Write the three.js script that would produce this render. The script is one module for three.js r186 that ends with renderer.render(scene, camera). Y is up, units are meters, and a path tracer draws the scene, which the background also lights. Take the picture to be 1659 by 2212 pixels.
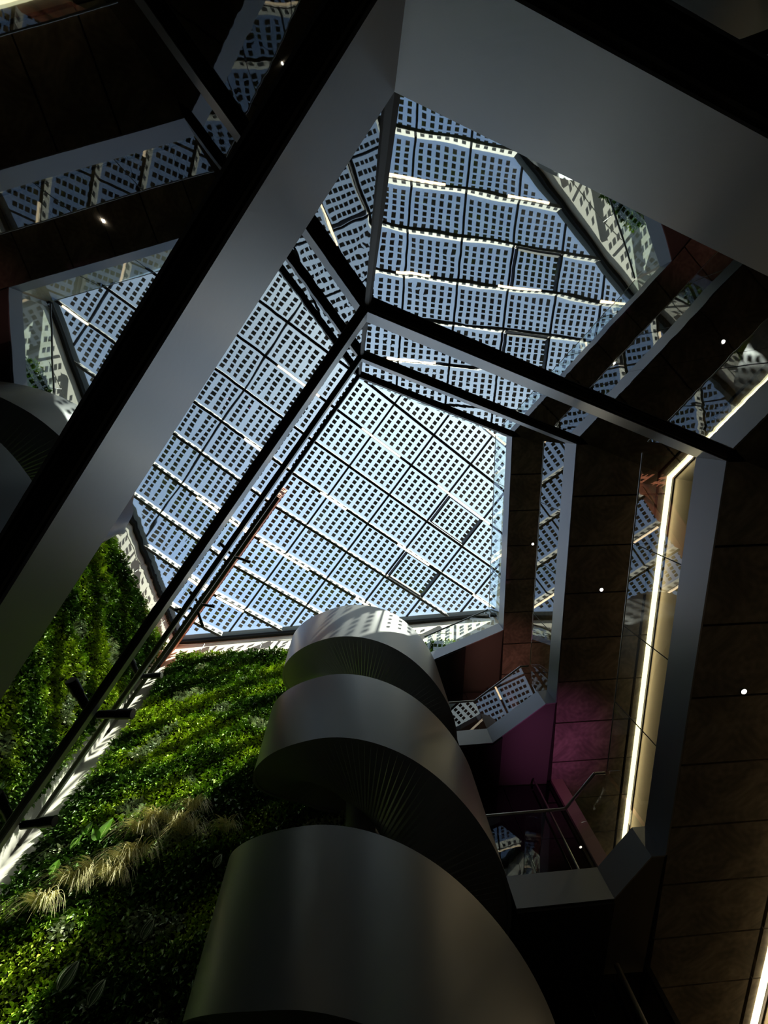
import * as THREE from 'three';
import { RectAreaLightUniformsLib } from 'three/addons/lights/RectAreaLightUniformsLib.js';
import { mergeGeometries } from 'three/addons/utils/BufferGeometryUtils.js';
import { ImprovedNoise } from 'three/addons/math/ImprovedNoise.js';

// ------------------------------------------------------------------ camera, sky, sun, exposure
const EYE = 1.6;                                              // height of the lens above the ground floor
const scene = new THREE.Scene();
const camera = new THREE.PerspectiveCamera(2 * Math.atan(1106 / 923.07) * 180 / Math.PI, 1659 / 2212, 0.05, 3000);
camera.position.set(0, EYE, 0);
camera.quaternion.setFromRotationMatrix(new THREE.Matrix4().makeBasis(
  new THREE.Vector3(0.997641, -0.067085, 0.014563), new THREE.Vector3(0, 0.212142, 0.977239), new THREE.Vector3(-0.068647, -0.974933, 0.211642)));
const renderer = new THREE.WebGLRenderer({ antialias: true });
renderer.toneMapping = THREE.LinearToneMapping;
renderer.toneMappingExposure = 1.0;
renderer.shadowMap.enabled = true;
RectAreaLightUniformsLib.init();

const SUN = new THREE.Vector3(0.495, 0.743, 0.45).normalize();   // read from the bar shadows on the white wall
{ // clear sky: pale blue air, whiter and brighter towards the sun and the horizon
  const W = 512, H = 256, d = new Float32Array(W * H * 4), q = new THREE.Vector3();
  for (let j = 0; j < H; j++) for (let i = 0; i < W; i++) {
    const up = ((j + 0.5) / H - 0.5) * Math.PI, az = ((i + 0.5) / W - 0.5) * 2 * Math.PI, o = (j * W + i) * 4;
    q.set(Math.cos(az) * Math.cos(up), Math.sin(up), Math.sin(az) * Math.cos(up));
    const glow = Math.pow(0.5 + 0.5 * q.dot(SUN), 5), low = Math.pow(1 - Math.max(0, q.y), 4);
    [[0.47, 1.12, 0.4], [0.72, 0.98, 0.34], [1.22, 0.4, 0.14]].forEach(([base, g, h], c) => { d[o + c] = base + g * glow + h * low; }); d[o + 3] = 1;
  }
  const t = new THREE.DataTexture(d, W, H, THREE.RGBAFormat, THREE.FloatType); t.mapping = THREE.EquirectangularReflectionMapping; t.magFilter = THREE.LinearFilter; t.needsUpdate = true;
  scene.background = t;
}
const sun = new THREE.DirectionalLight(new THREE.Color(1, 0.94, 0.78), 15);
sun.position.copy(SUN).multiplyScalar(60); sun.position.y += EYE + 8; sun.target.position.set(0, EYE + 8, 0);
sun.castShadow = true; sun.shadow.mapSize.set(4096, 4096); sun.shadow.radius = 1;
Object.assign(sun.shadow.camera, { left: -25, right: 25, top: 25, bottom: -25, near: 1, far: 120 });
scene.add(sun, sun.target);

// ------------------------------------------------------------------ helpers
const V = (x, y, z) => new THREE.Vector3(x, y, z);
let seed = 7; const rnd = () => { seed = (seed + 0x6D2B79F5) | 0; let t = Math.imul(seed ^ (seed >>> 15), 1 | seed); t = (t + Math.imul(t ^ (t >>> 7), 61 | t)) ^ t; return ((t ^ (t >>> 14)) >>> 0) / 4294967296; };
const R = (a, b) => a + (b - a) * rnd();
const noiser = new ImprovedNoise(), N3 = (x, y, z) => noiser.noise(x, y, z);
const used = {};
function named(n) { const k = used[n] = (used[n] ?? -1) + 1; return k ? n + '_' + String(k).padStart(3, '0') : n; }
function soup(tris, smooth) {                                   // triangles -> geometry, uv from the wall they lie on, in metres
  const p = new Float32Array(tris.length * 9), n = new Float32Array(tris.length * 9), uv = new Float32Array(tris.length * 6);
  const e1 = V(), e2 = V(), nn = V();
  tris.forEach((t, i) => {
    e1.subVectors(t[1], t[0]); e2.subVectors(t[2], t[0]); nn.crossVectors(e1, e2).normalize();
    const ax = Math.abs(nn.x), ay = Math.abs(nn.y), az = Math.abs(nn.z);
    t.slice(0, 3).forEach((q, k) => {
      const o = (i * 3 + k) * 3, m = t[3] ? t[3][k] : nn;
      p[o] = q.x; p[o + 1] = q.y; p[o + 2] = q.z; n[o] = m.x; n[o + 1] = m.y; n[o + 2] = m.z;
      const w = (i * 3 + k) * 2;
      if (ay > ax && ay > az) { uv[w] = q.x; uv[w + 1] = q.z; } else { const l = Math.hypot(nn.x, nn.z) || 1; uv[w] = (q.x * nn.z - q.z * nn.x) / l; uv[w + 1] = q.y; }
    });
  });
  const g = new THREE.BufferGeometry();
  g.setAttribute('position', new THREE.BufferAttribute(p, 3)); g.setAttribute('normal', new THREE.BufferAttribute(n, 3)); g.setAttribute('uv', new THREE.BufferAttribute(uv, 2));
  return g;
}
function prism(poly, y0, y1) {                                  // poly [[x, z], ...]; y0, y1 numbers or functions of (x, z)
  const f0 = typeof y0 === 'function' ? y0 : () => y0, f1 = typeof y1 === 'function' ? y1 : () => y1;
  let area = 0; poly.forEach((a, i) => { const b = poly[(i + 1) % poly.length]; area += a[0] * b[1] - b[0] * a[1]; });
  if (area < 0) poly = poly.slice().reverse();
  const c = poly.map(([x, z]) => new THREE.Vector2(x, z)), faces = THREE.ShapeUtils.triangulateShape(c, []), T = [];
  const lo = poly.map(([x, z]) => V(x, f0(x, z), z)), hi = poly.map(([x, z]) => V(x, f1(x, z), z));
  for (const [a, b, d] of faces) { T.push([hi[a], hi[d], hi[b]], [lo[a], lo[b], lo[d]]); }
  poly.forEach((_, i) => { const j = (i + 1) % poly.length; T.push([lo[i], hi[j], lo[j]], [lo[i], hi[i], hi[j]]); });
  return soup(T);
}
function tube(a, b, r, seg = 10) {                              // straight round bar
  const L = a.distanceTo(b), g = new THREE.CylinderGeometry(r, r, L, seg);
  g.applyQuaternion(new THREE.Quaternion().setFromUnitVectors(V(0, 1, 0), V().subVectors(b, a).normalize()));
  const m = a.clone().add(b).multiplyScalar(0.5); g.translate(m.x, m.y, m.z); return g.toNonIndexed();
}
const merge = (l) => l.length === 1 ? l[0] : mergeGeometries(l.map((g) => g.index ? g.toNonIndexed() : g), false);
// a thing or a piece of the setting: parts are [name, geometry in room axes, material, label?, [sub-parts]]
function build(name, info, parts) {
  const root = new THREE.Group(); root.name = named(name); Object.assign(root.userData, info);
  const bb = new THREE.Box3();
  const walk = (l) => l.forEach((p) => { p[1].computeBoundingBox(); bb.union(p[1].boundingBox); if (p[4]) walk(p[4]); });
  walk(parts);
  const base = V((bb.min.x + bb.max.x) / 2, bb.min.y, (bb.min.z + bb.max.z) / 2); root.position.copy(base);
  const add = (l, to) => l.forEach(([n, g, m, label, sub]) => {
    g.translate(-base.x, -base.y, -base.z);
    const o = new THREE.Mesh(g, m); o.name = n; o.castShadow = o.receiveShadow = true; if (label) o.userData.label = label;
    to.add(o); if (sub) add(sub, o);
  });
  add(parts, root); scene.add(root); return root;
}
const thing = (name, label, category, group, parts) => build(name, group ? { label, category, group } : { label, category }, parts);
const struct = (name, label, parts) => build(name, { kind: 'structure', label }, parts);

// ------------------------------------------------------------------ textures and materials
function grain(w, h, f, srgb) {
  const d = new Uint8Array(w * h * 4);
  for (let y = 0; y < h; y++) for (let x = 0; x < w; x++) { const c = f(x / w, y / h), o = (y * w + x) * 4; d[o] = c[0] * 255; d[o + 1] = c[1] * 255; d[o + 2] = c[2] * 255; d[o + 3] = 255; }
  const t = new THREE.DataTexture(d, w, h); t.wrapS = t.wrapT = THREE.RepeatWrapping; t.magFilter = THREE.LinearFilter; t.minFilter = THREE.LinearMipmapLinearFilter; t.generateMipmaps = true;
  if (srgb) t.colorSpace = THREE.SRGBColorSpace; t.needsUpdate = true; return t;
}
const wrapN = (u, v, f, s) => { // noise that repeats on [0,1)
  const a = 2 * Math.PI * u, b = 2 * Math.PI * v, k = f / (2 * Math.PI); return N3(Math.cos(a) * k + s, Math.sin(a) * k + Math.cos(b) * k, Math.sin(b) * k + s * 2);
};
const clamp = (x, a = 0, b = 1) => Math.min(b, Math.max(a, x));
const speck = grain(256, 256, (u, v) => { const k = clamp(0.5 + 0.35 * wrapN(u, v, 30, 1.3) + 0.2 * (rnd() - 0.5)); return [k, k, k]; });
const wave = grain(256, 256, (u, v) => { const k = clamp(0.5 + 0.3 * wrapN(u, v, 6, 4.1) + 0.2 * wrapN(u, v, 11, 9.7)); return [k, k, k]; }); wave.repeat.set(0.42, 0.3);
const concreteMap = grain(512, 512, (u, v) => { const k = clamp(0.62 + 0.16 * wrapN(u, v, 5, 2.2) + 0.12 * wrapN(u, v, 19, 5.1) + 0.1 * (rnd() - 0.5)); return [k, k * 0.97, k * 0.93]; }, true); concreteMap.repeat.set(0.5, 0.5);
const S = (o) => new THREE.MeshStandardMaterial(o), P = (o) => new THREE.MeshPhysicalMaterial(o);
const M = {
  fascia: P({ color: 0x8c8e92, metalness: 0.75, roughness: 0.38, bumpMap: speck, bumpScale: 0.0004 }),
  edgeGlass: P({ color: 0x8e979b, transmission: 0.5, roughness: 0.4, thickness: 0, ior: 1.5 }),
  stairPaint: P({ color: 0x8c8e8f, metalness: 0.55, roughness: 0.36, bumpMap: speck, bumpScale: 0.0003 }),
  black: S({ color: 0x0b0b0c, roughness: 0.6 }),
  blackMetal: S({ color: 0x0e0e10, roughness: 0.42, metalness: 0.3 }),
  darkStrip: S({ color: 0x5a5853, roughness: 0.5, metalness: 0.3 }),
  steel: S({ color: 0xb9b8b4, roughness: 0.28, metalness: 0.9 }),
  fin: S({ color: 0xb4b1a8, roughness: 0.5, metalness: 0.1 }),
  frame: S({ color: 0x5c6468, roughness: 0.45, metalness: 0.4 }),
  cell: P({ color: 0x6a6866, roughness: 0.0, transmission: 0.16, thickness: 0 }),
  roofGlass: P({ color: 0xf2f7f8, transmission: 1, roughness: 0, thickness: 0, ior: 1.5 }),
  facade: P({ color: new THREE.Color(0.27, 0.29, 0.3), metalness: 1, roughness: 0.012, bumpMap: wave, bumpScale: 0.0010 }),
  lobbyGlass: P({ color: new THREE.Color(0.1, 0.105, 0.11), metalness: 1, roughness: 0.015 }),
  lobbyGlassBrighter: P({ color: new THREE.Color(0.45, 0.48, 0.49), metalness: 1, roughness: 0.015 }),  // same lobby glass, its brighter reflection put into the colour
  railGlass: P({ color: 0xe6f3ef, transmission: 1, roughness: 0, thickness: 0, ior: 1.9 }),
  white: S({ color: 0xe9e5d8, roughness: 0.85, bumpMap: speck, bumpScale: 0.001 }),
  cream: S({ color: 0xdccfb4, roughness: 0.8 }),
  concrete: S({ color: 0xd0c9bd, map: concreteMap, roughness: 0.8 }),
  darkWall: S({ color: 0x4d4b47, roughness: 0.85 }),
  slab: S({ color: 0x15140f, roughness: 0.9 }),
  orange: S({ color: 0xc9683f, roughness: 0.6 }),
  floor: S({ color: 0x4a4743, roughness: 0.6 }),
  magentaLitPlaster: S({ color: 0xb08a94, roughness: 0.7 }),  // pier plaster with the magenta light on it put into the colour
};

// ------------------------------------------------------------------ plan of the atrium: façades left (A), right (B), gallery edge (G), back wall (W)
const Cx = [0.16903, 1.36534], Gx = [5.50213, -0.52689];
const dA = [-0.58418, -0.81162], nA = [0.81162, -0.58418];    // along, and towards the atrium
const dB = [0.94238, -0.33455], nB = [-0.33455, -0.94238];
const dG = [0.03175, -0.9995], nG = [-0.9995, -0.03175];
const lB = [1.572, 6.0, 10.401, 14.847].map((h) => h + EYE), lT = [2.153, 6.577, 10.977, 15.403].map((h) => h + EYE);
const onLine = (c, d, n, t, o) => [c[0] + d[0] * t + n[0] * o, c[1] + d[1] * t + n[1] * o];
const A = (t, o) => onLine(Cx, dA, nA, t, o), B = (t, o) => onLine(Cx, dB, nB, t, o), G = (t, o) => onLine(Gx, dG, nG, t, o);
function meet(c1, d1, n1, o1, c2, d2, n2, o2) {                // where two offset lines cross
  const p = onLine(c1, d1, n1, 0, o1), q = onLine(c2, d2, n2, 0, o2), k = d1[0] * d2[1] - d1[1] * d2[0], t = ((q[0] - p[0]) * d2[1] - (q[1] - p[1]) * d2[0]) / k;
  return [p[0] + d1[0] * t, p[1] + d1[1] * t];
}
const AB = (oa, ob) => meet(Cx, dA, nA, oa, Cx, dB, nB, ob), BG = (ob, og) => meet(Cx, dB, nB, ob, Gx, dG, nG, og);
const zW = (x) => -11.6128 + 0.02568 * x;                      // face of the back wall
const AW = (o) => meet(Cx, dA, nA, o, [0, -11.6128], [1, 0.02568], [0, 1], 0);
const lenA = 15.95, lenB = Math.hypot(Gx[0] - Cx[0], Gx[1] - Cx[1]);
const bandA = (o0, o1, s = 1) => [AB(o0, o0 * s), AW(o0), AW(o1), AB(o1, o1 * s)];
const bandB = (o0, o1, s = 1) => [AB(o0 / s, o0), BG(o0, 0), BG(o1, 0), AB(o1 / s, o1)];
const pt = (p, y) => V(p[0], y, p[1]);

// roof plane
const RO = V(0.35093, 21.76504 + EYE, 0.73047), eu = V(0.80499, 0.1142, -0.5822), ev = V(-0.58535, -0.00714, -0.81075), rn = V().crossVectors(eu, ev).normalize();
const PU = 2.60562, pu = 0.39066, PV = 1.89429, pv = 0.26428;
const roofY = (x, z) => RO.y - (rn.x * (x - RO.x) + rn.z * (z - RO.z)) / rn.y;

// ------------------------------------------------------------------ ground, walls
const backG = 2.62, farA = -3.7, farB = -3.7;
const gWall = (t) => G(t, -backG);
const cornerAB = AB(farA, farB), endA = AW(farA), farG = gWall(16),  cornerBG = BG(farB, -backG), endG = meet(Gx, dG, nG, -backG, [0, -11.6128], [1, 0.02568], [0, 1], 0);
const out = (p, q, d) => { const l = Math.hypot(q[0] - p[0], q[1] - p[1]); return [(q[1] - p[1]) / l * d, -(q[0] - p[0]) / l * d]; };
function wallAlong(p, q, thick, y0, y1) { const w = out(p, q, thick); return prism([p, q, [q[0] + w[0], q[1] + w[1]], [p[0] + w[0], p[1] + w[1]]], y0, y1); }
struct('floor', 'dark stone floor of the atrium', [['floor_slab', prism([[-16, -17], [11, -17], [11, 6], [-16, 6]], -0.3, 0), M.floor]]);
struct('wall_back', 'white rendered wall under the low edge of the glass roof', [
  ['wall_face', prism([[endA[0] - 0.2, zW(endA[0] - 0.2)], [5.9, zW(5.9)], [5.9, zW(5.9) - 0.3], [endA[0] - 0.2, zW(endA[0]) - 0.3]], 0, (x, z) => roofY(x, z) + 0.05), M.white],
  ['wall_face', prism([[5.9, zW(5.9)], [endG[0] + 0.25, zW(endG[0] + 0.25)], [endG[0] + 0.25, zW(endG[0]) - 0.3], [5.9, zW(5.9) - 0.3]], lT[3], (x, z) => roofY(x, z) + 0.05), M.white]]);
struct('wall_right', 'cream wall at the back of the galleries', [['wall_face', wallAlong(endG, cornerBG, 0.25, 0, (x, z) => roofY(x, z) + 0.05), M.cream], ['wall_face', wallAlong(farG, endG, 0.25, 0, lT[3]), M.cream]]);
struct('wall_front', 'dark wall behind the upper terrace', [['wall_face', wallAlong(cornerBG, cornerAB, 0.25, 0, (x, z) => roofY(x, z) + 0.05), M.darkWall]]);
struct('wall_left', 'dark wall behind the left terrace', [['wall_face', wallAlong(cornerAB, endA, 0.25, 0, (x, z) => roofY(x, z) + 0.05), M.darkWall]]);

struct('ceiling', 'added unseen dark ceiling over the upper terraces to shade the galleries', [  // cover added out of view to darken the gallery edges
  ['ceiling_face', prism([AB(-0.6, -0.6), AW(-0.6), endA, cornerAB], (x, z) => roofY(x, z) - 0.3, (x, z) => roofY(x, z) + 0.06), M.darkWall],
  ['ceiling_face', prism([AB(-0.6, -0.6), BG(-0.6, -backG), cornerBG, cornerAB], (x, z) => roofY(x, z) - 0.3, (x, z) => roofY(x, z) + 0.06), M.darkWall]]);
struct('wall_corridor', 'brown concrete walls where the galleries run on past the back wall', [['wall_face', prism([[5.7, zW(5.7) - 0.31], [5.9, zW(5.9) - 0.31], [5.9, farG[1]], [5.7, farG[1]]], 0, lT[3]), M.concrete], ['wall_face', prism([[5.7, farG[1]], [farG[0] + 0.25, farG[1]], [farG[0] + 0.25, farG[1] - 0.25], [5.7, farG[1] - 0.25]], 0, lT[3]), M.concrete]]);

// ------------------------------------------------------------------ floor slabs with fascias
const LEVEL = ['lowest', 'second', 'third', 'top'];
for (let i = 0; i < 4; i++) {
  const b = lB[i], t = lT[i];
  struct('floor_slab', LEVEL[i] + ' floor edge along the left glass façade, grey metal fascia over a black soffit', [
    ['slab', prism([AB(-0.0125, -0.0125), AW(-0.0125), endA, cornerAB], b + 0.03, t - 0.01), M.slab],
    ['fascia', prism(bandA(-0.012, 0), b, t), i < 3 ? M.fascia : M.black],
    ['soffit_strip', prism(bandA(-0.034, -0.023), b + 0.001, b + 0.03), M.darkStrip],
    ['head_frame', prism(bandA(-0.0615, -0.036), b - 0.006, b + 0.03), M.black],
  ]);
  struct('floor_slab', LEVEL[i] + ' floor edge along the right glass façade, grey metal fascia over a black soffit', [
    ['slab', prism([AB(-0.0125, -0.0125), BG(-0.0125, 0.0), BG(-0.0125, -backG + 0.01), cornerBG, cornerAB], b + 0.03, t - 0.01), M.slab],
    ['fascia', prism(bandB(-0.012, 0), b, t), i < 3 ? M.fascia : M.black],
    ['soffit_strip', prism(bandB(-0.05, -0.034), b + 0.001, b + 0.03), M.darkStrip],
    ['head_frame', prism(bandB(-0.098, -0.054), b - 0.006, b + 0.03), M.black],
  ]);
}
// gallery slabs with their landings (the landing outline differs a little from floor to floor)
const landing = { 1: [[5.73, -7.79], [5.46, -7.8], [4.87, -8.74], [3.0, -8.83]], 2: [[5.73, -7.82], [5.43, -7.85], [3.98, -9.07], [3.0, -9.12]], 3: [[5.74, -7.89], [5.6, -7.96], [3.0, -9.12]] };
for (let i = 1; i < 4; i++) {
  const b = lB[i], t = lT[i], L = landing[i], edge = [G(0, 0), ...L], inner = [];
  edge[1] = L[0];
  // fascia boards: one strip per straight run of the edge
  const parts = [];
  const inset = (p, q, d) => { const l = Math.hypot(q[0] - p[0], q[1] - p[1]), w = [-(q[1] - p[1]) / l * d, (q[0] - p[0]) / l * d]; return w; };
  for (let k = 0; k + 1 < edge.length; k++) {
    const p = edge[k], q = edge[k + 1], w = inset(p, q, 0.03);
    parts.push(['fascia', prism([p, q, [q[0] + w[0], q[1] + w[1]], [p[0] + w[0], p[1] + w[1]]], b, t), M.fascia]);
  }
  const body = [G(0.01, -0.031), [L[0][0] + 0.03, L[0][1] - 0.031], ...L.slice(1).map(([x, z]) => [x + 0.01, z - 0.035]), [3.0, zW(3) + 0.02], [5.92, zW(5.9) + 0.02], [5.92, farG[1] + 0.02], [farG[0] - 0.02, farG[1] + 0.02], G(0.01, -backG + 0.02)];
  parts.unshift(['slab', prism(body, b + 0.06, t - 0.01), M.slab]);
  // concrete ceiling boards: a wide row and a narrow row by the wall, open joints between them
  for (let k = 0; k < 12; k++) {
    const t0 = 0.02 + k * 1.33, t1 = Math.min(t0 + 1.29, 15.9);
    parts.push(['ceiling_panel', prism([G(t0, k < 9 ? -0.035 : -0.2), G(t1, k < 9 ? -0.035 : -0.2), G(t1, -2.22), G(t0, -2.22)], b + 0.002, b + 0.06), M.concrete]);
    parts.push(['ceiling_panel', prism([G(t0, -2.3), G(t1, -2.3), G(t1, -2.58), G(t0, -2.58)], b + 0.002, b + 0.06), M.concrete]);
  }
  const far = (x) => zW(x) + 0.05, last = L[L.length - 1], mid = i === 1 ? 4.87 : i === 2 ? 4.25 : 4.3;
  const yAt = (x) => { for (let k = 0; k + 1 < L.length; k++) { const [p, q] = [L[k], L[k + 1]]; if (x <= p[0] && x >= q[0]) return p[1] + (q[1] - p[1]) * (p[0] - x) / (p[0] - q[0] || 1); } return last[1]; };
  const rightL = L.filter(([x]) => x > mid + 0.01).map(([x, z]) => [x - 0.005, z - 0.04]);
  parts.push(['soffit_panel', prism([...rightL, [mid + 0.01, yAt(mid) - 0.04], [mid + 0.01, far(mid)], [L[0][0] - 0.005, far(6)]], b + 0.01, b + 0.058), M.darkStrip]);
  parts.push(['soffit_panel', prism([[mid - 0.01, yAt(mid) - 0.04], ...L.filter(([x]) => x < mid - 0.01).map(([x, z]) => [x, z - 0.04]), [3.0, far(3)], [mid - 0.01, far(mid)]], b - 0.05, b + 0.058), M.black]);
  struct('floor_slab', LEVEL[i] + ' gallery floor on the right with its landing at the stair, concrete boards below', parts);
  // lobby wall of dark glass behind the landing, with a plastered pier at its right end
  const top = i < 3 ? lB[i + 1] + 0.0 : 0;
  if (i < 3) {
    struct('window_lobby'.replace('_lobby', '_' + (20 + i)), 'dark glass lobby wall behind the landing', [
      ['pane', prism([[3.0, -10.55], [4.36, -10.55], [4.36, -10.58], [3.0, -10.58]], t, lB[i + 1] - 0.06), i === 2 ? M.lobbyGlassBrighter : M.lobbyGlass],
      ['pane', prism([[4.38, -10.55], [5.72, -10.55], [5.72, -10.58], [4.38, -10.58]], t, lB[i + 1] - 0.06), i === 2 ? M.lobbyGlassBrighter : M.lobbyGlass],
      ['post', prism([[5.73, -10.5], [5.83, -10.5], [5.83, -10.62], [5.73, -10.62]], t, lB[i + 1] + 0.0), M.blackMetal],
    ]);
    struct('wall_pier', 'plastered end of the lobby wall beside the gallery', [['wall_face', prism([[5.84, -10.42], [6.2, -10.42], [6.2, -10.7], [5.84, -10.7]], t, lB[i + 1] + 0.0), M.magentaLitPlaster]]);
  }
}
struct('window_20', 'dark glass lobby wall on the ground floor', [
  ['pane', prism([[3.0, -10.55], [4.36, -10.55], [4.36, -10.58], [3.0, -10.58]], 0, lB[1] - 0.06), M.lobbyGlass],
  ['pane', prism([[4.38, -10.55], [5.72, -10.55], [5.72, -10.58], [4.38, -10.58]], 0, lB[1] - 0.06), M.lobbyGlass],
  ['post', prism([[5.73, -10.5], [5.83, -10.5], [5.83, -10.62], [5.73, -10.62]], 0, lB[1]), M.blackMetal],
]);

// ------------------------------------------------------------------ mirror-coated glazing between the floors
const gA = -0.0625, gB = -0.099;
let wn = 1;
for (let i = 0; i < 4; i++) {
  const y0 = i ? lT[i - 1] : 0, y1 = lB[i] - 0.0;
  const run = (c0, c1, n, nn) => { const l = []; for (let k = 0; k < n; k++) { const f = (s) => [c0[0] + (c1[0] - c0[0]) * s, c0[1] + (c1[1] - c0[1]) * s], p = f((k + 0.0006) / n), q = f((k + 0.9994) / n); l.push(['pane', prism([p, q, [q[0] - nn[0] * 0.025, q[1] - nn[1] * 0.025], [p[0] - nn[0] * 0.025, p[1] - nn[1] * 0.025]], y0, y1), M.facade]); } return l; };
  const c = AB(gA, gB), m = (a, b) => AB(gA + a, gB + b);
  struct('window_' + wn++, 'mirror-coated glass of the left façade below the ' + LEVEL[i] + ' floor edge', run([c[0] + dA[0] * 0.03, c[1] + dA[1] * 0.03], AW(gA), 5, nA));
  struct('window_' + wn++, 'mirror-coated glass of the right façade below the ' + LEVEL[i] + ' floor edge', [...run([c[0] + dB[0] * 0.03, c[1] + dB[1] * 0.03], BG(gB, -backG + 0.02), 3, nB),
    ['mullion', prism([m(0.03, 0.03), [c[0] + dB[0] * 0.045, c[1] + dB[1] * 0.045], m(-0.05, -0.05), [c[0] + dA[0] * 0.045, c[1] + dA[1] * 0.045]], y0, y1), M.black, 'black corner post']]);
}

// ------------------------------------------------------------------ balustrades
function balustrade(label, pts, y, h, cap, off, maxLen) {       // pts along the edge, glass set back by off
  const parts = [];
  for (let k = 0; k + 1 < pts.length; k++) {
    const p = pts[k], q = pts[k + 1], L = Math.hypot(q[0] - p[0], q[1] - p[1]), n = Math.max(1, Math.round(L / maxLen)), d = [(q[0] - p[0]) / L, (q[1] - p[1]) / L], w = [-d[1] * 0.014, d[0] * 0.014];
    for (let j = 0; j < n; j++) {
      const s0 = L * j / n + 0.006, s1 = L * (j + 1) / n - 0.006, a = [p[0] + d[0] * s0, p[1] + d[1] * s0], b = [p[0] + d[0] * s1, p[1] + d[1] * s1];
      parts.push(['glass_pane', soup([[pt(a, y), pt(b, y + h), pt(b, y)], [pt(a, y), pt(a, y + h), pt(b, y + h)]]), M.railGlass]);
      if (j) { const g = [[s0 - 0.014, -1], [s0 + 0.001, -1], [s0 + 0.001, 1], [s0 - 0.014, 1]].map(([u, v]) => [p[0] + d[0] * u + w[0] * v * 0.5, p[1] + d[1] * u + w[1] * v * 0.5]); parts.push(['pane_joint', prism(g, y, y + h - 0.01), M.black]); }
    }
    if (cap) { const a = pt(p, y + h + cap), b = pt(q, y + h + cap); parts.push(['handrail', tube(a, b, cap), M.steel]); }
  }
  return thing('glass_balustrade', label, 'balustrade', null, parts);
}
const setBack = (L, d) => L.map(([x, z]) => [x + d * 0.3, z - d]);
for (let i = 1; i < 4; i++) {
  const L = landing[i];
  balustrade(`clear glass balustrade along the ${['', 'lowest', 'middle', 'top'][i]} gallery on the right`, [G(0.03, -0.045), [L[0][0] + 0.045, L[0][1] - 0.01]], lT[i], 1.36, 0.014, 0, 1.85);
  balustrade(`short angled glass balustrade on the ${['', 'lowest', 'middle', 'top'][i]} stair landing with a thin steel handrail`, setBack([[L[0][0] - 0.02, L[0][1]], ...L.slice(1)], 0.045), lT[i], 1.33, 0.032, 0, 1.9);
}
balustrade('clear glass balustrade on the left edge of the top terrace', [AB(-0.06, -0.06), A(lenA - 0.3, -0.06)], lT[3], 1.33, 0, 0, 2.1);
balustrade('clear glass balustrade on the far edge of the top terrace', [AB(-0.06, -0.06), BG(-0.06, -0.06)], lT[3], 1.33, 0, 0, 2.0);

// ------------------------------------------------------------------ penthouse volume over the left terrace
{
  const y0 = 19.29 + EYE, t0 = 6.05, top = (x, z) => roofY(x, z) - 0.12;
  struct('wall_penthouse', 'orange clad storey under the roof on the left, black underside', [
    ['soffit', prism([A(t0 + 0.04, -0.04), AW(-0.04), AW(farA + 0.03), A(t0 + 0.04, farA + 0.03)], y0, y0 + 0.25), M.black],
    ['cladding', prism([A(t0, 0), AW(0), AW(-0.035), A(t0, -0.035)], y0 - 0.02, top), M.orange],
    ['cladding', prism([A(t0, -0.036), A(t0, farA + 0.03), A(t0 + 0.035, farA + 0.03), A(t0 + 0.035, -0.036)], y0 - 0.02, top), M.orange],
    ['joint_trim', prism([A(t0 + 0.2, 0.02), AW(0.02), AW(0.001), A(t0 + 0.2, 0.001)], y0 + 1.5, y0 + 1.58), M.orange],
  ]);
}

// ------------------------------------------------------------------ glass roof with solar cells
const roof = new THREE.Group(); roof.name = 'glass_roof'; roof.userData = { kind: 'structure', label: 'sloping glass roof with square solar cells on pale beams' };
roof.position.copy(RO); roof.quaternion.setFromRotationMatrix(new THREE.Matrix4().makeBasis(eu, rn, ev.clone().negate())); scene.add(roof);
// inside when a * u + b * v <= c
const halves = [];
const half = (nx, nz, c) => halves.push([nx * eu.x + nz * eu.z, nx * ev.x + nz * ev.z, c - nx * RO.x - nz * RO.z]);   // nx x + nz z <= c
half(0.02568, -1, 11.6128 - 0.42);                                          // back wall
half(-nG[0], -nG[1], -(nG[0] * gWall(0)[0] + nG[1] * gWall(0)[1]) + 0.0);    // gallery wall
const eaveAB = AB(-0.6, -0.6);
half(-nA[0], -nA[1], -(nA[0] * eaveAB[0] + nA[1] * eaveAB[1]));          // left terrace
half(-nB[0], -nB[1], -(nB[0] * eaveAB[0] + nB[1] * eaveAB[1]));          // far terrace
function clip(poly, inset = 0) {
  for (const [a, b, c0] of halves) {
    const c = c0 - inset * Math.hypot(a, b), res = [];
    poly.forEach((p, i) => { const q = poly[(i + 1) % poly.length], dp = a * p[0] + b * p[1] - c, dq = a * q[0] + b * q[1] - c; if (dp <= 0) res.push(p); if ((dp < 0 && dq > 0) || (dp > 0 && dq < 0)) { const k = dp / (dp - dq); res.push([p[0] + (q[0] - p[0]) * k, p[1] + (q[1] - p[1]) * k]); } });
    poly = res; if (poly.length < 3) return [];
  }
  return poly;
}
const area2 = (p) => Math.abs(p.reduce((s, a, i) => { const b = p[(i + 1) % p.length]; return s + a[0] * b[1] - b[0] * a[1]; }, 0));
const roofPoly = (poly, w0, w1) => prism(poly.map(([u, v]) => [u, -v]), w0, w1);   // in roof axes
const addRoof = (to, name, g, m, label) => { const o = new THREE.Mesh(g, m); o.name = name; o.castShadow = o.receiveShadow = true; if (label) o.userData.label = label; to.add(o); return o; };
const FD = 0.43, FW = 0.042;                                    // beams hang below the glass
const fullG = roofPoly([[-PU / 2 + 0.03, -PV / 2 + 0.03], [PU / 2 - 0.03, -PV / 2 + 0.03], [PU / 2 - 0.03, PV / 2 - 0.03], [-PU / 2 + 0.03, PV / 2 - 0.03]], 0, 0.02);
const cellG = new THREE.BoxGeometry(0.192, 0.006, 0.187);
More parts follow.
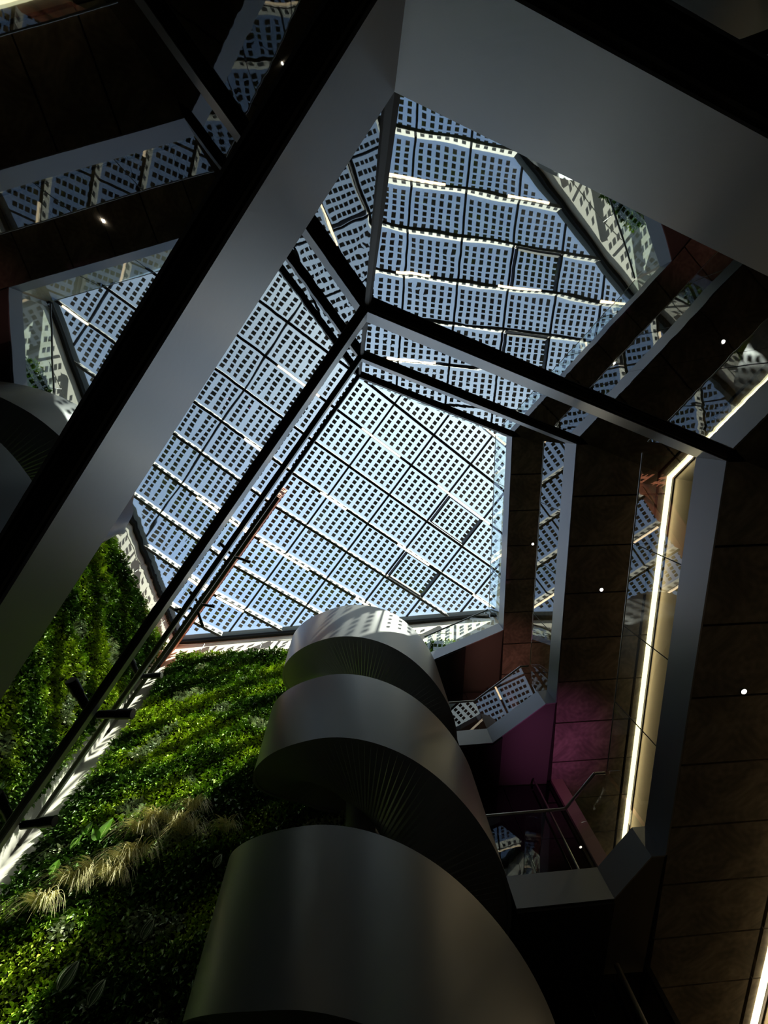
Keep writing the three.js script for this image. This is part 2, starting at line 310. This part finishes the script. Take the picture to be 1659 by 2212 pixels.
const single = new Set(['0,1', '0,2', '1,1', '1,2', '2,1', '2,2', '3,1', '3,2']), vents = new Set(['1,3', '3,3']);
const rest = [];
const r0 = -6, r1 = 10, c0 = -3, c1 = 7;
const ventAt = [];
for (let r = r0; r <= r1; r++) for (let c = c0; c <= c1; c++) {
  const u = c * PU, v = r * PV, k = r + ',' + c;
  const box = [[u - PU / 2 + 0.03, v - PV / 2 + 0.03], [u + PU / 2 - 0.03, v - PV / 2 + 0.03], [u + PU / 2 - 0.03, v + PV / 2 - 0.03], [u - PU / 2 + 0.03, v + PV / 2 - 0.03]];
  const q = clip(box); if (q.length < 3 || area2(q) < 0.05) continue;
  if (vents.has(k)) { ventAt.push([u, v]); continue; }
  const whole = Math.abs(area2(q) - area2(box)) < 1e-6;
  const pane = addRoof(roof, 'pane', whole ? fullG : roofPoly(q, 0, 0.02), M.roofGlass);
  if (whole) pane.position.set(u, 0, -v);
  for (let a = 0; a < 6; a++) for (let b = 0; b < 6; b++) {
    const x = u + (a - 2.5) * pu, y = v + (b - 2.5) * pv;
    if (!whole && clip([[x - 0.095, y - 0.095], [x + 0.095, y - 0.095], [x + 0.095, y + 0.095], [x - 0.095, y + 0.095]], 0.03).length !== 4) continue;
    if (!whole && area2(clip([[x - 0.095, y - 0.095], [x + 0.095, y - 0.095], [x + 0.095, y + 0.095], [x - 0.095, y + 0.095]], 0.03)) < 0.0721) continue;
    if (single.has(k)) { const o = addRoof(pane, 'solar_cell', cellG, M.cell); o.position.set(x - u, -0.004, -(y - v)); } else rest.push([x, y]);
  }
}
const cells = new THREE.InstancedMesh(cellG, M.cell, rest.length); cells.name = 'solar_cells'; cells.userData.kind = 'stuff'; cells.castShadow = true;
rest.forEach(([x, y], i) => cells.setMatrixAt(i, new THREE.Matrix4().makeTranslation(x, -0.004, -y))); roof.add(cells);
for (let r = r0; r <= r1 + 1; r++) {                            // beams, deeper than wide
  const v = (r - 0.5) * PV, q = clip([[-20, v - FW], [30, v - FW], [30, v + FW], [-20, v + FW]], 0.02); if (q.length < 3) continue;
  const beam = addRoof(roof, 'beam', roofPoly(q, -FD, -0.012), M.fin);
  addRoof(beam, 'bottom_flange', roofPoly(clip([[-20, v - FW - 0.022], [30, v - FW - 0.022], [30, v + FW + 0.022], [-20, v + FW + 0.022]], 0.02), -FD - 0.03, -FD), M.black);
}
for (let c = c0; c <= c1 + 1; c++) {                            // bars between the panes of a row
  const u = (c - 0.5) * PU, q = clip([[u - 0.045, -30], [u + 0.045, -30], [u + 0.045, 30], [u - 0.045, 30]], 0.02); if (q.length < 3) continue;
  addRoof(roof, 'glazing_bar', roofPoly(q, -0.1, -0.011), M.black);
}
{ // edge strip and gutter along the back wall
  const e = (o) => [[-14, o], [9.5, o]].map(([x, d]) => [x, zW(x) + d]);
  const [p, q] = [[-9.3, 0], [8.45, 0]];
  const yy = (k) => (x, z) => roofY(x, z) + k;
  const strip = (d0, d1) => [[p[0], zW(p[0]) + d0], [q[0], zW(q[0]) + d0], [q[0], zW(q[0]) + d1], [p[0], zW(p[0]) + d1]];
  void e;
  struct('trim_1', 'grey metal edge strip and black gutter along the low side of the roof', [
    ['edge_strip', prism(strip(0.165, 0.415), yy(-0.0), yy(0.015)), M.edgeGlass],
    ['gutter', prism(strip(0.0, 0.16), yy(-0.25), yy(0.02)), M.black],
  ]);
}
// opening vents: a pane with its own frame, let down a little
ventAt.forEach(([u, v], i) => {
  const g = new THREE.Group(); g.name = named('roof_vent'); g.position.copy(roof.position).addScaledVector(eu, u).addScaledVector(ev, v); g.quaternion.copy(roof.quaternion);
  g.userData = { label: i ? 'open roof vent in deep black frame, the one nearer the stair' : 'opening roof vent with a deep black frame, the one nearer the top gallery', category: 'roof vent', group: 'opening vents in the glass roof' };
  const w = PU / 2 - 0.16, h = PV / 2 - 0.14;
  addRoof(g, 'pane', roofPoly([[-w, -h], [w, -h], [w, h], [-w, h]], -0.26, -0.24), M.roofGlass);
  const side = (x0, x1, y0, y1) => addRoof(g, 'frame_side', roofPoly([[x0, y0], [x1, y0], [x1, y1], [x0, y1]], -0.3, -0.0), M.black);
  side(-w - 0.05, -w, -h - 0.05, h + 0.05); side(w, w + 0.05, -h - 0.05, h + 0.05); side(-w, w, -h - 0.05, -h); side(-w, w, h, h + 0.05);
  for (let a = 0; a < 6; a++) for (let b = 0; b < 6; b++) { const o = addRoof(g, 'solar_cell', cellG, M.cell); o.position.set((a - 2.5) * pu * 0.94, -0.264, -(b - 2.5) * pv * 0.94); }
  scene.add(g);
});

// ------------------------------------------------------------------ linear lamps under the roof beams
const glowWarm = S({ color: 0xfff3dc, emissive: new THREE.Color(1, 0.86, 0.62), emissiveIntensity: 1.7, roughness: 0.4 });
const lampSpots = [[0.5, 0.24, 1.17], [0.5, 2.14, 3.6], [2.5, 0.31, 0.93], [2.5, 2.22, 3.08], [2.5, 4.35, 4.9], [4.5, -0.1, 1.05], [6.5, -0.15, 0.47], [-1.5, 2.25, 3.1], [-1.5, 0.3, 1.1], [4.5, 2.2, 3.0]];
const lampWords = ['second beam from the top, left end', 'long one by the top gallery', 'third beam down, left of the middle', 'third beam down, above the vents', 'third beam, right end by gallery', 'fourth beam down, beside the orange storey', 'lowest, over the left end of the white wall', 'first beam over the top terrace corner', 'over the hidden far terrace', 'behind the top of the stair', 'over the terrace by the far wall'];
lampSpots.forEach(([v, a, b], i) => {
  const lim = clip([[-20, v * PV - 0.06], [30, v * PV - 0.06], [30, v * PV + 0.06], [-20, v * PV + 0.06]], 0.35).map((q) => q[0] / PU), u0 = Math.max(a, Math.min(...lim)), u1 = Math.min(b, Math.max(...lim));
  const um = (u0 + u1) / 2 * PU, L = (u1 - u0) * PU, g = new THREE.Group(); g.name = named('linear_lamp');
  g.position.copy(RO).addScaledVector(eu, um).addScaledVector(ev, v * PV).addScaledVector(rn, -FD - 0.03); g.quaternion.copy(roof.quaternion);
  g.userData = { label: 'warm white light bar under roof beam, ' + lampWords[i], category: 'lamp', group: 'light bars under the roof beams' };
  addRoof(g, 'housing', new THREE.BoxGeometry(L, 0.03, 0.09).translate(0, -0.015, 0), M.blackMetal);
  addRoof(g, 'diffuser', new THREE.BoxGeometry(L - 0.02, 0.05, 0.1).translate(0, -0.055, 0), glowWarm);
  scene.add(g);
  const l = new THREE.RectAreaLight(0xffdca8, 5, L, 0.1); l.position.copy(g.position).addScaledVector(rn, -0.1); l.quaternion.setFromRotationMatrix(new THREE.Matrix4().makeBasis(eu, ev, rn)); scene.add(l);
});

// ------------------------------------------------------------------ gallery light strips, downlights, magenta uplights
const glowLed = S({ color: 0xfff0cf, emissive: new THREE.Color(1, 0.84, 0.5), emissiveIntensity: 2.4, roughness: 0.4 });
for (let i = 1; i < 4; i++) {
  const b = lB[i], t0 = 0.85, t1 = 15.5;
  thing('light_strip', `glowing warm light strip along the top of the cream wall of the ${['', 'lowest', 'middle', 'top'][i]} gallery`, 'light', null, [
    ['channel', prism([G(t0, -2.585), G(t1, -2.585), G(t1, -2.618), G(t0, -2.618)], b - 0.1, b + 0.0), M.blackMetal],
    ['diffuser', prism([G(t0 + 0.01, -2.47), G(t1 - 0.01, -2.47), G(t1 - 0.01, -2.584), G(t0 + 0.01, -2.584)], b - 0.05, b - 0.002), glowLed]]);
  const l = new THREE.RectAreaLight(0xffdcae, 4, t1 - t0, 0.1), m = G((t0 + t1) / 2, -2.53); l.position.set(m[0], b - 0.06, m[1]);
  l.quaternion.setFromRotationMatrix(new THREE.Matrix4().makeBasis(V(dG[0], 0, dG[1]), V(dG[1], 0, -dG[0]), V(0, 1, 0))); scene.add(l);
}
const glowSpot = S({ color: 0xffffff, emissive: new THREE.Color(1, 0.92, 0.8), emissiveIntensity: 9, roughness: 0.3 });
for (const [x, y, z, w] of [[6.57, lB[1], -4.41, 'in the lowest gallery ceiling'], [6.64, lB[2], -4.4, 'in the middle gallery ceiling, nearer the right façade'], [6.6, lB[3], -4.44, 'in the top gallery ceiling'], [6.89, lB[2], -10.7, 'in the middle gallery ceiling near the lobby']]) {
  thing('downlight', 'small round recessed downlight, lit, ' + w, 'downlight', 'gallery downlights', [
    ['rim', new THREE.TorusGeometry(0.055, 0.012, 8, 24).rotateX(Math.PI / 2).translate(x, y, z).toNonIndexed(), M.blackMetal],
    ['lens', new THREE.CylinderGeometry(0.045, 0.045, 0.02, 20).translate(x, y - 0.002, z).toNonIndexed(), glowSpot]]);
  const l = new THREE.SpotLight(0xffe2bd, z < -8 ? 1.5 : 10, 0, z < -8 ? 0.3 : 0.7, 0.6, 2); l.position.set(x, y - 0.03, z); l.target.position.set(x, y - 3, z); l.castShadow = true; scene.add(l, l.target);
}
const glowPink = S({ color: 0xff8ad0, emissive: new THREE.Color(1, 0.25, 0.7), emissiveIntensity: 3, roughness: 0.4 });
[[1, 'lower'], [2, 'upper']].forEach(([i, w]) => {
  const x = 5.5, z = -9.35, y = lT[i];
  thing('uplight', `small magenta uplight on the ${w} stair landing floor`, 'lamp', null, [
    ['base', new THREE.CylinderGeometry(0.09, 0.1, 0.1, 20).translate(x, y + 0.05, z).toNonIndexed(), M.blackMetal],
    ['lens', new THREE.CylinderGeometry(0.07, 0.07, 0.02, 20).translate(x, y + 0.108, z).toNonIndexed(), glowPink]]);
  const l = new THREE.SpotLight(i === 1 ? 0xff86dc : 0xffa79c, i === 1 ? 9 : 6, 0, 0.55, 0.9, 2); l.position.set(x, y + 0.13, z); l.target.position.set(x + 0.25, y + 4, z + 0.1); l.castShadow = true; scene.add(l, l.target);
});

// ------------------------------------------------------------------ spot lamps on the left floor edges
function spot(label, lvl, t0, o0, t1, o1) {
  const y = lT[lvl] + 0.12, a = pt(A(t0, o0), y), b = pt(A(t1, o1), y - 0.06), d = V().subVectors(b, a).normalize(), foot = pt(A(t0, -0.06), lT[lvl]);
  const e = a.clone().addScaledVector(d, a.distanceTo(b) * 0.55);
  thing('spot_lamp', label, 'lamp', 'black spot lamps on the left floor edges', [
    ['bracket', merge([tube(foot, foot.clone().setY(y + 0.02), 0.025), tube(foot.clone().setY(y), a, 0.02)]), M.blackMetal],
    ['knuckle', new THREE.SphereGeometry(0.05, 14, 10).translate(a.x, a.y, a.z).toNonIndexed(), M.blackMetal],
    ['lamp_body', merge([tube(a, e, lvl < 3 ? 0.07 : 0.048, 18), tube(e, b, lvl < 3 ? 0.085 : 0.058, 18)]), M.blackMetal, null, [
      ['lens', tube(b.clone().addScaledVector(d, -0.004), b.clone().addScaledVector(d, 0.004), lvl < 3 ? 0.075 : 0.05, 18), M.steel, 'grey glass lens']]],
  ]);
}
spot('black tubular spot lamp on second floor edge before the green wall, upper of two', 1, 7.8, 0.04, 7.42, 0.5);
spot('black tubular spot lamp on second floor edge near the left frame edge', 1, 10.5, 0.05, 10.05, 0.47);
spot('black tubular spot lamp on the third floor edge beside the green wall', 2, 10.45, -0.02, 10.05, 0.43);
spot('short black spot lamp on the top floor edge in front of the orange storey', 3, 7.9, 0.1, 7.75, 0.6);
spot('black spot lamp on the top floor edge, upper of a pair', 3, 10.2, 0.1, 10.0, 0.48);
spot('black spot lamp on the top floor edge, lower of a pair', 3, 10.6, 0.1, 10.95, 0.54);

// ------------------------------------------------------------------ spiral stair
{
  const xc = 0.2105, zc = -9.05, rx = 2.7566, rz = 2.35;
  // height of the lower edge over one turn, from the photograph (angle from +x towards +z, degrees)
  const tab = [[-131, 6.0], [-12, 6.0], [20, 6.3], [33, 6.6], [48, 6.96], [61, 7.3], [74, 7.59], [86, 7.82], [97, 8.0], [108, 8.15], [121, 8.28], [136, 8.5], [154, 8.79], [180, 9.3], [205, 9.9], [229, 10.415]];
  const HB = (th) => { let n = 0; while (th > 229) { th -= 360; n++; } while (th < -131) { th += 360; n--; } for (let i = 0; i + 1 < tab.length; i++) if (th <= tab[i + 1][0]) { const [a, b] = [tab[i], tab[i + 1]]; let s = (th - a[0]) / (b[0] - a[0]); return a[1] + (b[1] - a[1]) * s + 4.415 * n; } return 10.415 + 4.415 * n; };
  const smoothHB = (th) => (HB(th - 6) + HB(th) * 2 + HB(th + 6)) / 4 + EYE;
  const onLanding = (th) => { const q = ((th + 131) % 360 + 360) % 360; return q > 2 && q < 117; };
  const pos = (th, r, y) => V(xc + (rx + r) * Math.cos(th * Math.PI / 180), y, zc + (rz + r) * Math.sin(th * Math.PI / 180));
    const flights = [];
  const quad = (L, a, b, c, d, n) => { L.push([a, b, c, n && [n[0], n[1], n[2]]], [a, c, d, n && [n[0], n[2], n[3]]]); };
  for (let f = 0; f < 3; f++) {
    const s = 589 - 360 * (2 - f) + 8, e = s - 360, par = [], sof = [], cap = [];
    for (let th = s; th > e; th -= 3) {
      const t2 = Math.max(th - 3, e), hb = (q) => onLanding(q) ? 0.58 : (f === 2 && q > 525) ? 0.35 : 2.36 + (f === 2 ? clamp((455 - q) / 100, -0.25, 0.3) : 0);  // hidden far parapet of the top flight cut low to shrink its shadow
      const y0 = smoothHB(th), y1 = smoothHB(t2), h0 = hb(th), h1 = hb(t2);
      const no = (q) => V(Math.cos(q * Math.PI / 180), 0, Math.sin(q * Math.PI / 180)), ni = (q) => no(q).negate();
      const o0 = pos(th, 0, y0), o1 = pos(t2, 0, y1), p0 = pos(th, 0, y0 + h0), p1 = pos(t2, 0, y1 + h1);
      const i0 = pos(th, -0.07, y0), i1 = pos(t2, -0.07, y1), j0 = pos(th, -0.07, y0 + h0), j1 = pos(t2, -0.07, y1 + h1);
      quad(par, o0, o1, p1, p0, [no(th), no(t2), no(t2), no(th)]);
      quad(par, i0, j0, j1, i1, [ni(th), ni(th), ni(t2), ni(t2)]);
      quad(par, p0, j0, j1, p1); quad(par, o0, o1, i1, i0);
      const c0_ = pos(th, -1.95, y0 + 0.05), c1_ = pos(t2, -1.95, y1 + 0.05), a0 = pos(th, -0.072, y0 + 0.03), a1 = pos(t2, -0.072, y1 + 0.03);
      quad(sof, a0, a1, c1_, c0_); const lift = V(0, 0.3, 0); quad(sof, a0.clone().add(lift), c0_.clone().add(lift), c1_.clone().add(lift), a1.clone().add(lift));
    }
    flights.push(['parapet', soup(par), M.stairPaint], ['soffit', soup(sof), M.stairPaint]);
    void cap;
  }
  const col = new THREE.CylinderGeometry(0.42, 0.42, 14.6 + EYE, 32).translate(xc, (14.6 + EYE) / 2, zc).toNonIndexed();
  thing('spiral_staircase', 'large spiral staircase with smooth grey ribbon parapets and black undersides', 'staircase', null, [...flights, ['core_column', col, M.stairPaint]]);
}
// slim steel posts in front of the lobby glass
for (const [i, w] of [[0, 'ground floor, at the bottom edge'], [1, 'lower stair landing'], [2, 'upper stair landing']]) {
  const y0 = i ? lT[i] : 0, y1 = lB[i + 1] - 0.07, x = i ? 5.3 : 5.08, z = i ? -10.36 : -10.3, rr = i ? 0.03 : 0.055;
  thing('steel_post', 'slim steel post before dark lobby glass, ' + w, 'post', 'steel posts before the lobby glass', [
    ['shaft', tube(V(x, y0, z), V(x, y1, z), rr, 16), M.steel], ['foot_plate', new THREE.CylinderGeometry(0.08, 0.08, 0.012, 20).translate(x, y0 + 0.006, z).toNonIndexed(), M.steel]]);
}

// ------------------------------------------------------------------ green wall
const GX0 = -8.75, GX1 = 5.2, GY0 = 0.3, GY1 = 20.0 + EYE;
const relief = (x, y) => 0.1 + 0.2 * (0.5 + 0.5 * N3(x * 0.55 + 3, y * 0.9 - x * 0.35, 1.7)) + 0.16 * (0.5 + N3(x * 1.7, y * 1.9, 5.2)) + 0.05 * N3(x * 5, y * 5, 8.8);
{
  // planted backing, hidden under the leaves
  thing('planting_trough', 'dark planted panel of the green wall behind the leaves', 'planter', null, [['panel', prism([[GX0 + 0.05, zW(GX0) + 0.01], [GX1, zW(GX1) + 0.01], [GX1, zW(GX1) + 0.09], [GX0 + 0.05, zW(GX0) + 0.09]], GY0, GY1 - 0.08), S({ color: 0x11170a, roughness: 1 })]]);
  const leafGeo = (L, W, fold, droop) => { // a folded, drooping blade of six triangles, rooted at the origin, growing along +z
    const p = [[0, 0, 0], [W * 0.55, fold * 0.6, L * 0.35], [0, -0.0, L * 0.4], [-W * 0.55, fold * 0.6, L * 0.35], [W * 0.42, fold * 0.45 - droop * 0.4, L * 0.7], [0, -droop * 0.45, L * 0.72], [-W * 0.42, fold * 0.45 - droop * 0.4, L * 0.7], [0, -droop, L]].map((q) => V(...q));
    return soup([[p[0], p[2], p[1]], [p[0], p[3], p[2]], [p[1], p[2], p[5]], [p[1], p[5], p[4]], [p[2], p[3], p[6]], [p[2], p[6], p[5]], [p[4], p[5], p[7]], [p[5], p[6], p[7]]].map((t) => [t[0], t[1], t[2]]));
  };
  const leafMat = (o) => P({ roughness: 0.4, side: THREE.DoubleSide, transmission: 0.22, thickness: 0, ...o });
  const kinds = [
    { n: 'bright_foliage', label: 'bright yellow-green small-leaved foliage covering the green wall', g: leafGeo(0.12, 0.06, 0.012, 0.035), m: leafMat({ color: 0xb9d23e }), c: [0.75, 1.25], big: 1 },
    { n: 'green_foliage', label: 'mid green foliage covering the green wall', g: leafGeo(0.15, 0.055, 0.014, 0.05), m: leafMat({ color: 0x8db538 }), c: [0.6, 1.2], big: 1 },
    { n: 'dark_foliage', label: 'dark glossy green foliage covering the green wall', g: leafGeo(0.17, 0.075, 0.016, 0.055), m: leafMat({ color: 0x587f2e, roughness: 0.38 }), c: [0.6, 1.2], big: 1.05 },
    { n: 'silvery_foliage', label: 'pale grey-green foliage in patches on the green wall', g: leafGeo(0.16, 0.06, 0.01, 0.03), m: leafMat({ color: 0xc2d0ae }), c: [0.8, 1.15], big: 1 },
  ];
  const lists = kinds.map(() => []);
  const total = 165000;
  for (let i = 0; i < total; i++) {
    const y = GY0 + (GY1 - GY0) * Math.pow(rnd(), 0.92), x = R(GX0, GX1);
    if (y < 5.5 && rnd() < 0.7) continue;
    const s = N3(x * 0.32 + 9, y * 0.75 - x * 0.28, 3.3) + 0.25 * N3(x * 1.6, y * 1.8, 7.1), up = (y - EYE - 8) / 14, q = s + 0.18 * (up - 0.5) + R(-0.12, 0.12);
    let kind = q > 0.16 ? 0 : q > -0.12 ? 1 : 2; if (N3(x * 0.9 + 30, y * 0.9, 2.2) > 0.42) kind = 3;
    lists[kind].push([x, y]);
  }
  const mat = new THREE.Matrix4(), qu = new THREE.Quaternion(), eul = new THREE.Euler(), col = new THREE.Color();
  kinds.forEach((kd, j) => {
    const o = new THREE.InstancedMesh(kd.g, kd.m, lists[j].length); o.name = kd.n; o.userData = { kind: 'stuff', label: kd.label, category: 'foliage' }; o.castShadow = o.receiveShadow = true;
    lists[j].forEach(([x, y], i) => {
      const z = zW(x) + relief(x, y) * (0.35 + 0.65 * rnd()), sc = R(0.65, 1.2) * kd.big;
      eul.set(R(-0.5, 1.0), R(-1.1, 1.1), R(-0.7, 0.7), 'YXZ'); qu.setFromEuler(eul);
      mat.compose(V(x, y, z), qu, V(sc, sc, sc)); o.setMatrixAt(i, mat);
      const b = R(...kd.c); o.setColorAt(i, col.setRGB(b * R(0.9, 1.12), b, b * R(0.8, 1.1)));
    });
    scene.add(o);
  });
}
const onWall = (x, y, d = 0) => V(x, y, zW(x) + relief(x, y) + d);
{ // arching grass tufts, each a plant of its own
  const grassMat = P({ color: 0xe8dfa4, roughness: 0.55, side: THREE.DoubleSide, transmission: 0.25, thickness: 0 }), grassMat2 = P({ color: 0xc3cb74, roughness: 0.55, side: THREE.DoubleSide, transmission: 0.25, thickness: 0 });
  const tuft = (n, len) => { const T = []; for (let i = 0; i < n; i++) {
    const a = R(-1.5, 1.5), out_ = R(0.2, 0.55), L = len * R(0.6, 1.1), w = R(0.011, 0.018), up = R(0.15, 0.5); let prev = null;
    const side = V(Math.cos(a + 1.57), 0.2, Math.sin(0.3)).normalize().multiplyScalar(w), ox = R(-0.12, 0.12), oy = R(-0.1, 0.1);
    for (let k = 0; k <= 6; k++) { const s = k / 6, c = V(ox + Math.sin(a) * L * 0.75 * s, oy + L * (up * s * 1.6 - 1.15 * s * s * (0.5 + up)), out_ * L * Math.sin(s * 1.9)), ww = side.clone().multiplyScalar((1 - s * 0.92)); const l = c.clone().add(ww), r = c.clone().sub(ww); if (prev) { T.push([prev[0], prev[1], r], [prev[0], r, l]); } prev = [l, r]; }
  } return soup(T); };
  const where = ['lowest and farthest left', 'second from the left, low', 'left, beside the broad leaves', 'below the middle of the left cluster', 'middle of the cluster', 'upper middle of the cluster', 'above the middle of the cluster', 'hanging under the middle of the cluster', 'right end of the row, lower', 'top of the row', 'right end under the topmost tuft', 'alone by the stair'];
  const spots = [[-7.45, 8.49], [-7.16, 9.05], [-6.75, 9.3], [-6.17, 9.08], [-6.1, 9.49], [-6.05, 10.26], [-5.75, 10.59], [-5.76, 9.65], [-5.12, 10.47], [-4.82, 10.89], [-4.71, 10.22], [-3.64, 10.21]];
  spots.forEach(([x, h], i) => {
    const g = new THREE.Group(); g.name = named('grass_tuft'); g.position.copy(onWall(x, h + EYE, 0.02)); g.userData = { label: 'arching pale yellow grass tuft on the green wall, ' + where[i], category: 'grass', group: 'grass tufts on the green wall' };
    addRoof(g, 'blades', tuft(i === 11 ? 60 : 105, 0.98), grassMat); addRoof(g, 'young_blades', tuft(30, 0.8), grassMat2, 'greener young blades'); scene.add(g);
  });
  const bigLeaf = (L, W) => { const g = new THREE.PlaneGeometry(W, L, 6, 10), p = g.attributes.position; for (let i = 0; i < p.count; i++) { const s = p.getY(i) / L + 0.5, u = p.getX(i) / W * 2, wid = Math.sin(Math.PI * Math.pow(clamp(s), 0.8)) * 0.95 + 0.03; p.setXYZ(i, u * W / 2 * wid, s * L, Math.abs(u) * W * 0.16 * wid - 0.25 * L * s * s); } g.computeVertexNormals(); return g.toNonIndexed(); };
  const bm = P({ color: 0x6fa52c, roughness: 0.42, side: THREE.DoubleSide, transmission: 0.35, thickness: 0 }), rib = S({ color: 0xa9c46a, roughness: 0.6 });
  const broad = [[-7.03, 10.06, 0.62, 0.28, 'tallest, in the middle of its group'], [-7.66, 9.88, 0.5, 0.2, 'farthest left'], [-7.5, 10.33, 0.34, 0.18, 'small, between two larger ones'], [-6.36, 10.08, 0.55, 0.22, 'slanting to the right'], [-6.31, 9.44, 0.6, 0.3, 'lowest, beside the grass'], [-7.69, 9.2, 0.4, 0.26, 'yellow-green, by the left grass'], [-6.28, 10.34, 0.4, 0.2, 'topmost']];
  broad.forEach(([x, h, L, W, w], i) => {
    const g = new THREE.Group(); g.name = named('broad_leaf_plant'); g.position.copy(onWall(x, h + EYE, 0.05)); g.userData = { label: 'broad bright green leaf on the green wall, ' + w, category: 'plant', group: 'broad leaved plants on the green wall' };
    const tilt = i === 3 || i === 6 ? -0.55 : R(-0.2, 0.2);
    const leaf = addRoof(g, 'leaf', bigLeaf(L, W), bm); leaf.rotation.set(0.35, 0, tilt); addRoof(leaf, 'midrib', tube(V(0, 0, 0.004), V(0, L * 0.55, -0.055 * L), 0.006, 6), rib);
    if (i % 2 === 0) { const l2 = addRoof(g, 'leaf', bigLeaf(L * 0.6, W * 0.8), bm); l2.rotation.set(0.6, 0.4, tilt + 0.8); }
    scene.add(g);
  });
  const vm = P({ color: 0x47602f, roughness: 0.45, side: THREE.DoubleSide, transmission: 0.2, thickness: 0 }), vein = S({ color: 0xcdd3b4, roughness: 0.6 });
  [[-5.98, 6.79, 0.5, 0.34, 'low at the left'], [-5.24, 6.53, 0.42, 0.3, 'lowest, right of the paler one'], [-4.78, 7.69, 0.4, 0.28, 'under the grass row'], [-3.62, 9.09, 0.34, 0.24, 'nearest the stair']].forEach(([x, h, L, W, w]) => {
    const g = new THREE.Group(); g.name = named('veined_leaf_plant'); g.position.copy(onWall(x, h + EYE, 0.08)); g.userData = { label: 'large dark leaf with pale veins on the green wall, ' + w, category: 'plant', group: 'pale veined leaves on the green wall' };
    const leaf = addRoof(g, 'leaf', bigLeaf(L, W), vm); leaf.rotation.set(0.5, 0, -0.35);
    const bars = []; for (const s of [-1, 1]) for (const k of [0.4, 0.75]) { let p = null; for (let j = 0; j <= 8; j++) { const t = 0.06 + 0.86 * j / 8, wid = Math.sin(Math.PI * Math.pow(t, 0.8)) * 0.95 * W / 2 * k; const q = V(s * wid, t * L, Math.abs(wid / W * 2) * W * 0.16 - 0.25 * L * t * t + 0.006); if (p) bars.push(tube(p, q, 0.006, 5)); p = q; } }
    addRoof(leaf, 'veins', merge(bars), vein); scene.add(g);
  });
}
{ // guard rail on the ledge above the plants
  const y = 20.34 + EYE, post = [-7.74, -4.79, -1.84, 1.11, 4.06], zz = (x) => zW(x) + 0.32;
  thing('guard_rail', 'thin steel guard rail on posts above the green wall', 'railing', null, [
    ['rail', tube(V(GX0 - 0.3, y + 0.42, zz(GX0)), V(GX1, y + 0.42, zz(GX1)), 0.018), M.steel],
    ...post.map((x) => ['post', merge([tube(V(x, y - 0.25, zz(x)), V(x, y + 0.43, zz(x)), 0.022), tube(V(x, y - 0.2, zz(x)), V(x, y - 0.2, zW(x) - 0.0), 0.018)]), M.steel])]);
}
scene.traverse((o) => { if (o.isMesh) { o.castShadow = true; o.receiveShadow = true; } });
renderer.render(scene, camera);
